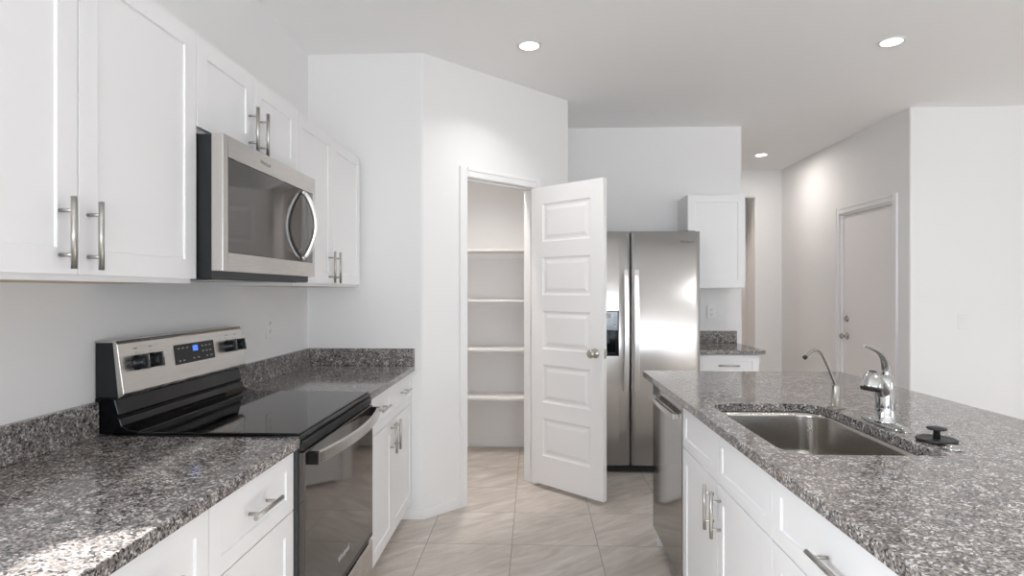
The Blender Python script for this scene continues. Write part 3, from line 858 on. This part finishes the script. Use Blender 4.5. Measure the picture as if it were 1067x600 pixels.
# long bowed handles
for x, par, yf in ((sp-.037, fd, yf1), (sp+.037, fd2, yf2)):
    h = MB(); nz = 20; vs = []; fs = []
    za, zb2 = .612, 1.508
    for i in range(nz+1):
        u = i/nz; zq = za + (zb2-za)*u; y = -.020 - .040*math.sin(PI*u)**.6
        vs += [(x-.021, y, zq), (x-.017, y-.014, zq), (x+.017, y-.014, zq), (x+.021, y, zq)]
    for i in range(nz):
        for k in range(4):
            k2 = (k+1)%4; fs.append((i*4+k, i*4+k2, (i+1)*4+k2, (i+1)*4+k))
    fs.append((3,2,1,0)); fs.append(tuple(nz*4+k for k in range(4)))
    h.add(vs, fs)
    for zq in (za, zb2-.03): h.box(x-.020, -.030, zq, x+.020, -.001, zq+.03)
    h.build('handle', M_ssH, par, bevel=.003)
lettering('brand_lettering', 'Whirlpool', .024, M_logo, frame((1.128-FX0, -.0088, 1.712), (1,0,0), (0,0,1)), fd2)
g_ = MB().box(.01, .03, .012, FW-.01, .05, .056)
g_.build('base_grille', M_blackm, fg, bevel=.002)
gs = MB()
for i in range(3): gs.box(.03, .028, .020+i*.012, FW-.03, .03, .025+i*.012)
gs.build('grille_slots', M_slot, fg, bevel=0)
for x in (.06, FW-.06): MB().cyl((x, .04, .0), (x, .04, .018), .014).build('leveling_foot', M_nick2, fg, bevel=0)
for x in (.03, FW-.10): MB().box(x, .005, FZ+.0005, x+.07, .09, FZ+.005).build('hinge_cover', M_grey, fg, bevel=.003)

# ---------------------------------------------------------------- dishwasher
dw = thing('dishwasher', 'dark stainless dishwasher at the far end of the island', 'dishwasher', (XIF, 3.133, 0), -R90)
DWW = .602
MB().box(.003, .012, .10, DWW-.003, .58, .872).build('body', M_grey, dw)
MB().box(.0, -.022, .115, DWW, .012, .868).build('door', M_ssD, dw, bevel=.003)
MB().box(.01, .075, 0, DWW-.01, .09, .10).build('toe_kick', M_blackm, dw)
h = MB(); vs = []; fs = []; nz = 16
for i in range(nz+1):
    u = i/nz; x = .07 + (DWW-.12)*u; y = -.038 - .006*math.sin(PI*u)**.6
    vs += [(x, y, .790), (x, y-.012, .793), (x, y-.012, .817), (x, y, .820)]
for i in range(nz):
    for k in range(4):
        k2 = (k+1)%4; fs.append((i*4+k, i*4+k2, (i+1)*4+k2, (i+1)*4+k))
fs.append((3,2,1,0)); fs.append(tuple(nz*4+k for k in range(4))); h.add(vs, fs)
for x in (.07, DWW-.072): h.box(x, -.040, .792, x+.022, -.022, .818)
h.build('handle', M_ssR, dw, bevel=.002)

# ---------------------------------------------------------------- outlets and switch
def outlet(label, loc, rot):
    t = thing('wall_outlet', label, 'outlet', loc, rot, 'white duplex outlets')
    MB().box(-.035, -.006, -.058, .035, 0, .058).build('cover_plate', M_plate, t, bevel=.003)
    for dz in (-.02, .02):
        rc = MB().lathe([(.0165, 0), (.0165, .0018)], (0, -.006, dz), (0,-1,0), seg=20).build('receptacle', M_plate, t, bevel=0)
        MB().box(-.008, -.0084, dz-.002, -.0055, -.0078, dz+.007).box(.0055, -.0084, dz-.002, .008, -.0078, dz+.007).cyl((0, -.0078, dz-.008), (0, -.0084, dz-.008), .0022, 10).build('slots', M_slot, rc, bevel=0)
    return t
outlet('white outlet on the left wall above the far countertop', (XW, 2.954, 1.165), R90)
outlet('white outlet on the back wall right of the refrigerator', (1.521, YB, 1.17), 0)
sw = thing('light_switch', 'white rocker light switch on the bare wall at right', 'switch', (3.276, YH, 1.120))
MB().box(-.040, -.006, -.060, .040, 0, .060).build('cover_plate', M_plate, sw, bevel=.003)
MB().add([(-.0165,-.006,-.033),(.0165,-.006,-.033),(.0165,-.006,.033),(-.0165,-.006,.033),(-.0165,-.0085,-.033),(.0165,-.0085,-.033),(.0165,-.0115,.033),(-.0165,-.0115,.033)],
         [(4,5,6,7),(0,1,5,4),(1,2,6,5),(2,3,7,6),(3,0,4,7),(3,2,1,0)]).build('rocker', M_plate, sw, bevel=.001)

# ---------------------------------------------------------------- recessed ceiling lights
def downlight(x, y, label, power=9, col=(1.0, .985, .97), spread=105):
    t = thing('ceiling_light', label, 'light', (x, y, ZC), 0, 'recessed ceiling lights')
    MB().lathe([(.052, -.0005), (.072, -.0005), (.071, -.004), (.064, -.008), (.053, -.006), (.052, -.0005)], (0,0,0), seg=36).build('trim_ring', M_plate, t, bevel=0)
    MB().lathe([(.0535, -.0065), (.040, -.0055), (.03, -.005)], (0,0,0), seg=32).build('lens', M_glow, t, bevel=0)
    l = bpy.data.lights.new('lamp_light', 'AREA'); l.shape = 'DISK'; l.size = .10; l.energy = power; l.color = col; l.spread = math.radians(spread)
    o = bpy.data.objects.new('lamp_light', l); COL.objects.link(o); o.parent = t; o.location = (0, 0, -.014)
    return t
downlight(-.024, 3.386, 'round recessed ceiling light in front of the pantry', 4, spread=120)
downlight(2.017, 3.408, 'round recessed ceiling light above the far right of the island', 4.5, spread=150)
downlight(2.346, 6.187, 'round recessed ceiling light in the hall', 9, (1.0, .93, .88), 178)
for x, y in ((2.017, .9), (4.4, 2.2), (4.4, -.5), (1.2, -1.8), (3.0, -2.6), (0.2, -3.6)):  # unseen fixtures added to even out the room light
    downlight(x, y, 'unseen recessed ceiling light added behind or beside the viewer', 14, spread=120)
downlight(-.40, 4.15, 'unseen recessed ceiling light added inside the pantry', 10, (1.0, .92, .87), 110)  # fixture out of sight, added to brighten the pantry interior
downlight(2.2, 7.6, 'round recessed ceiling light beyond the hall opening', 8, (1.0, .85, .76))
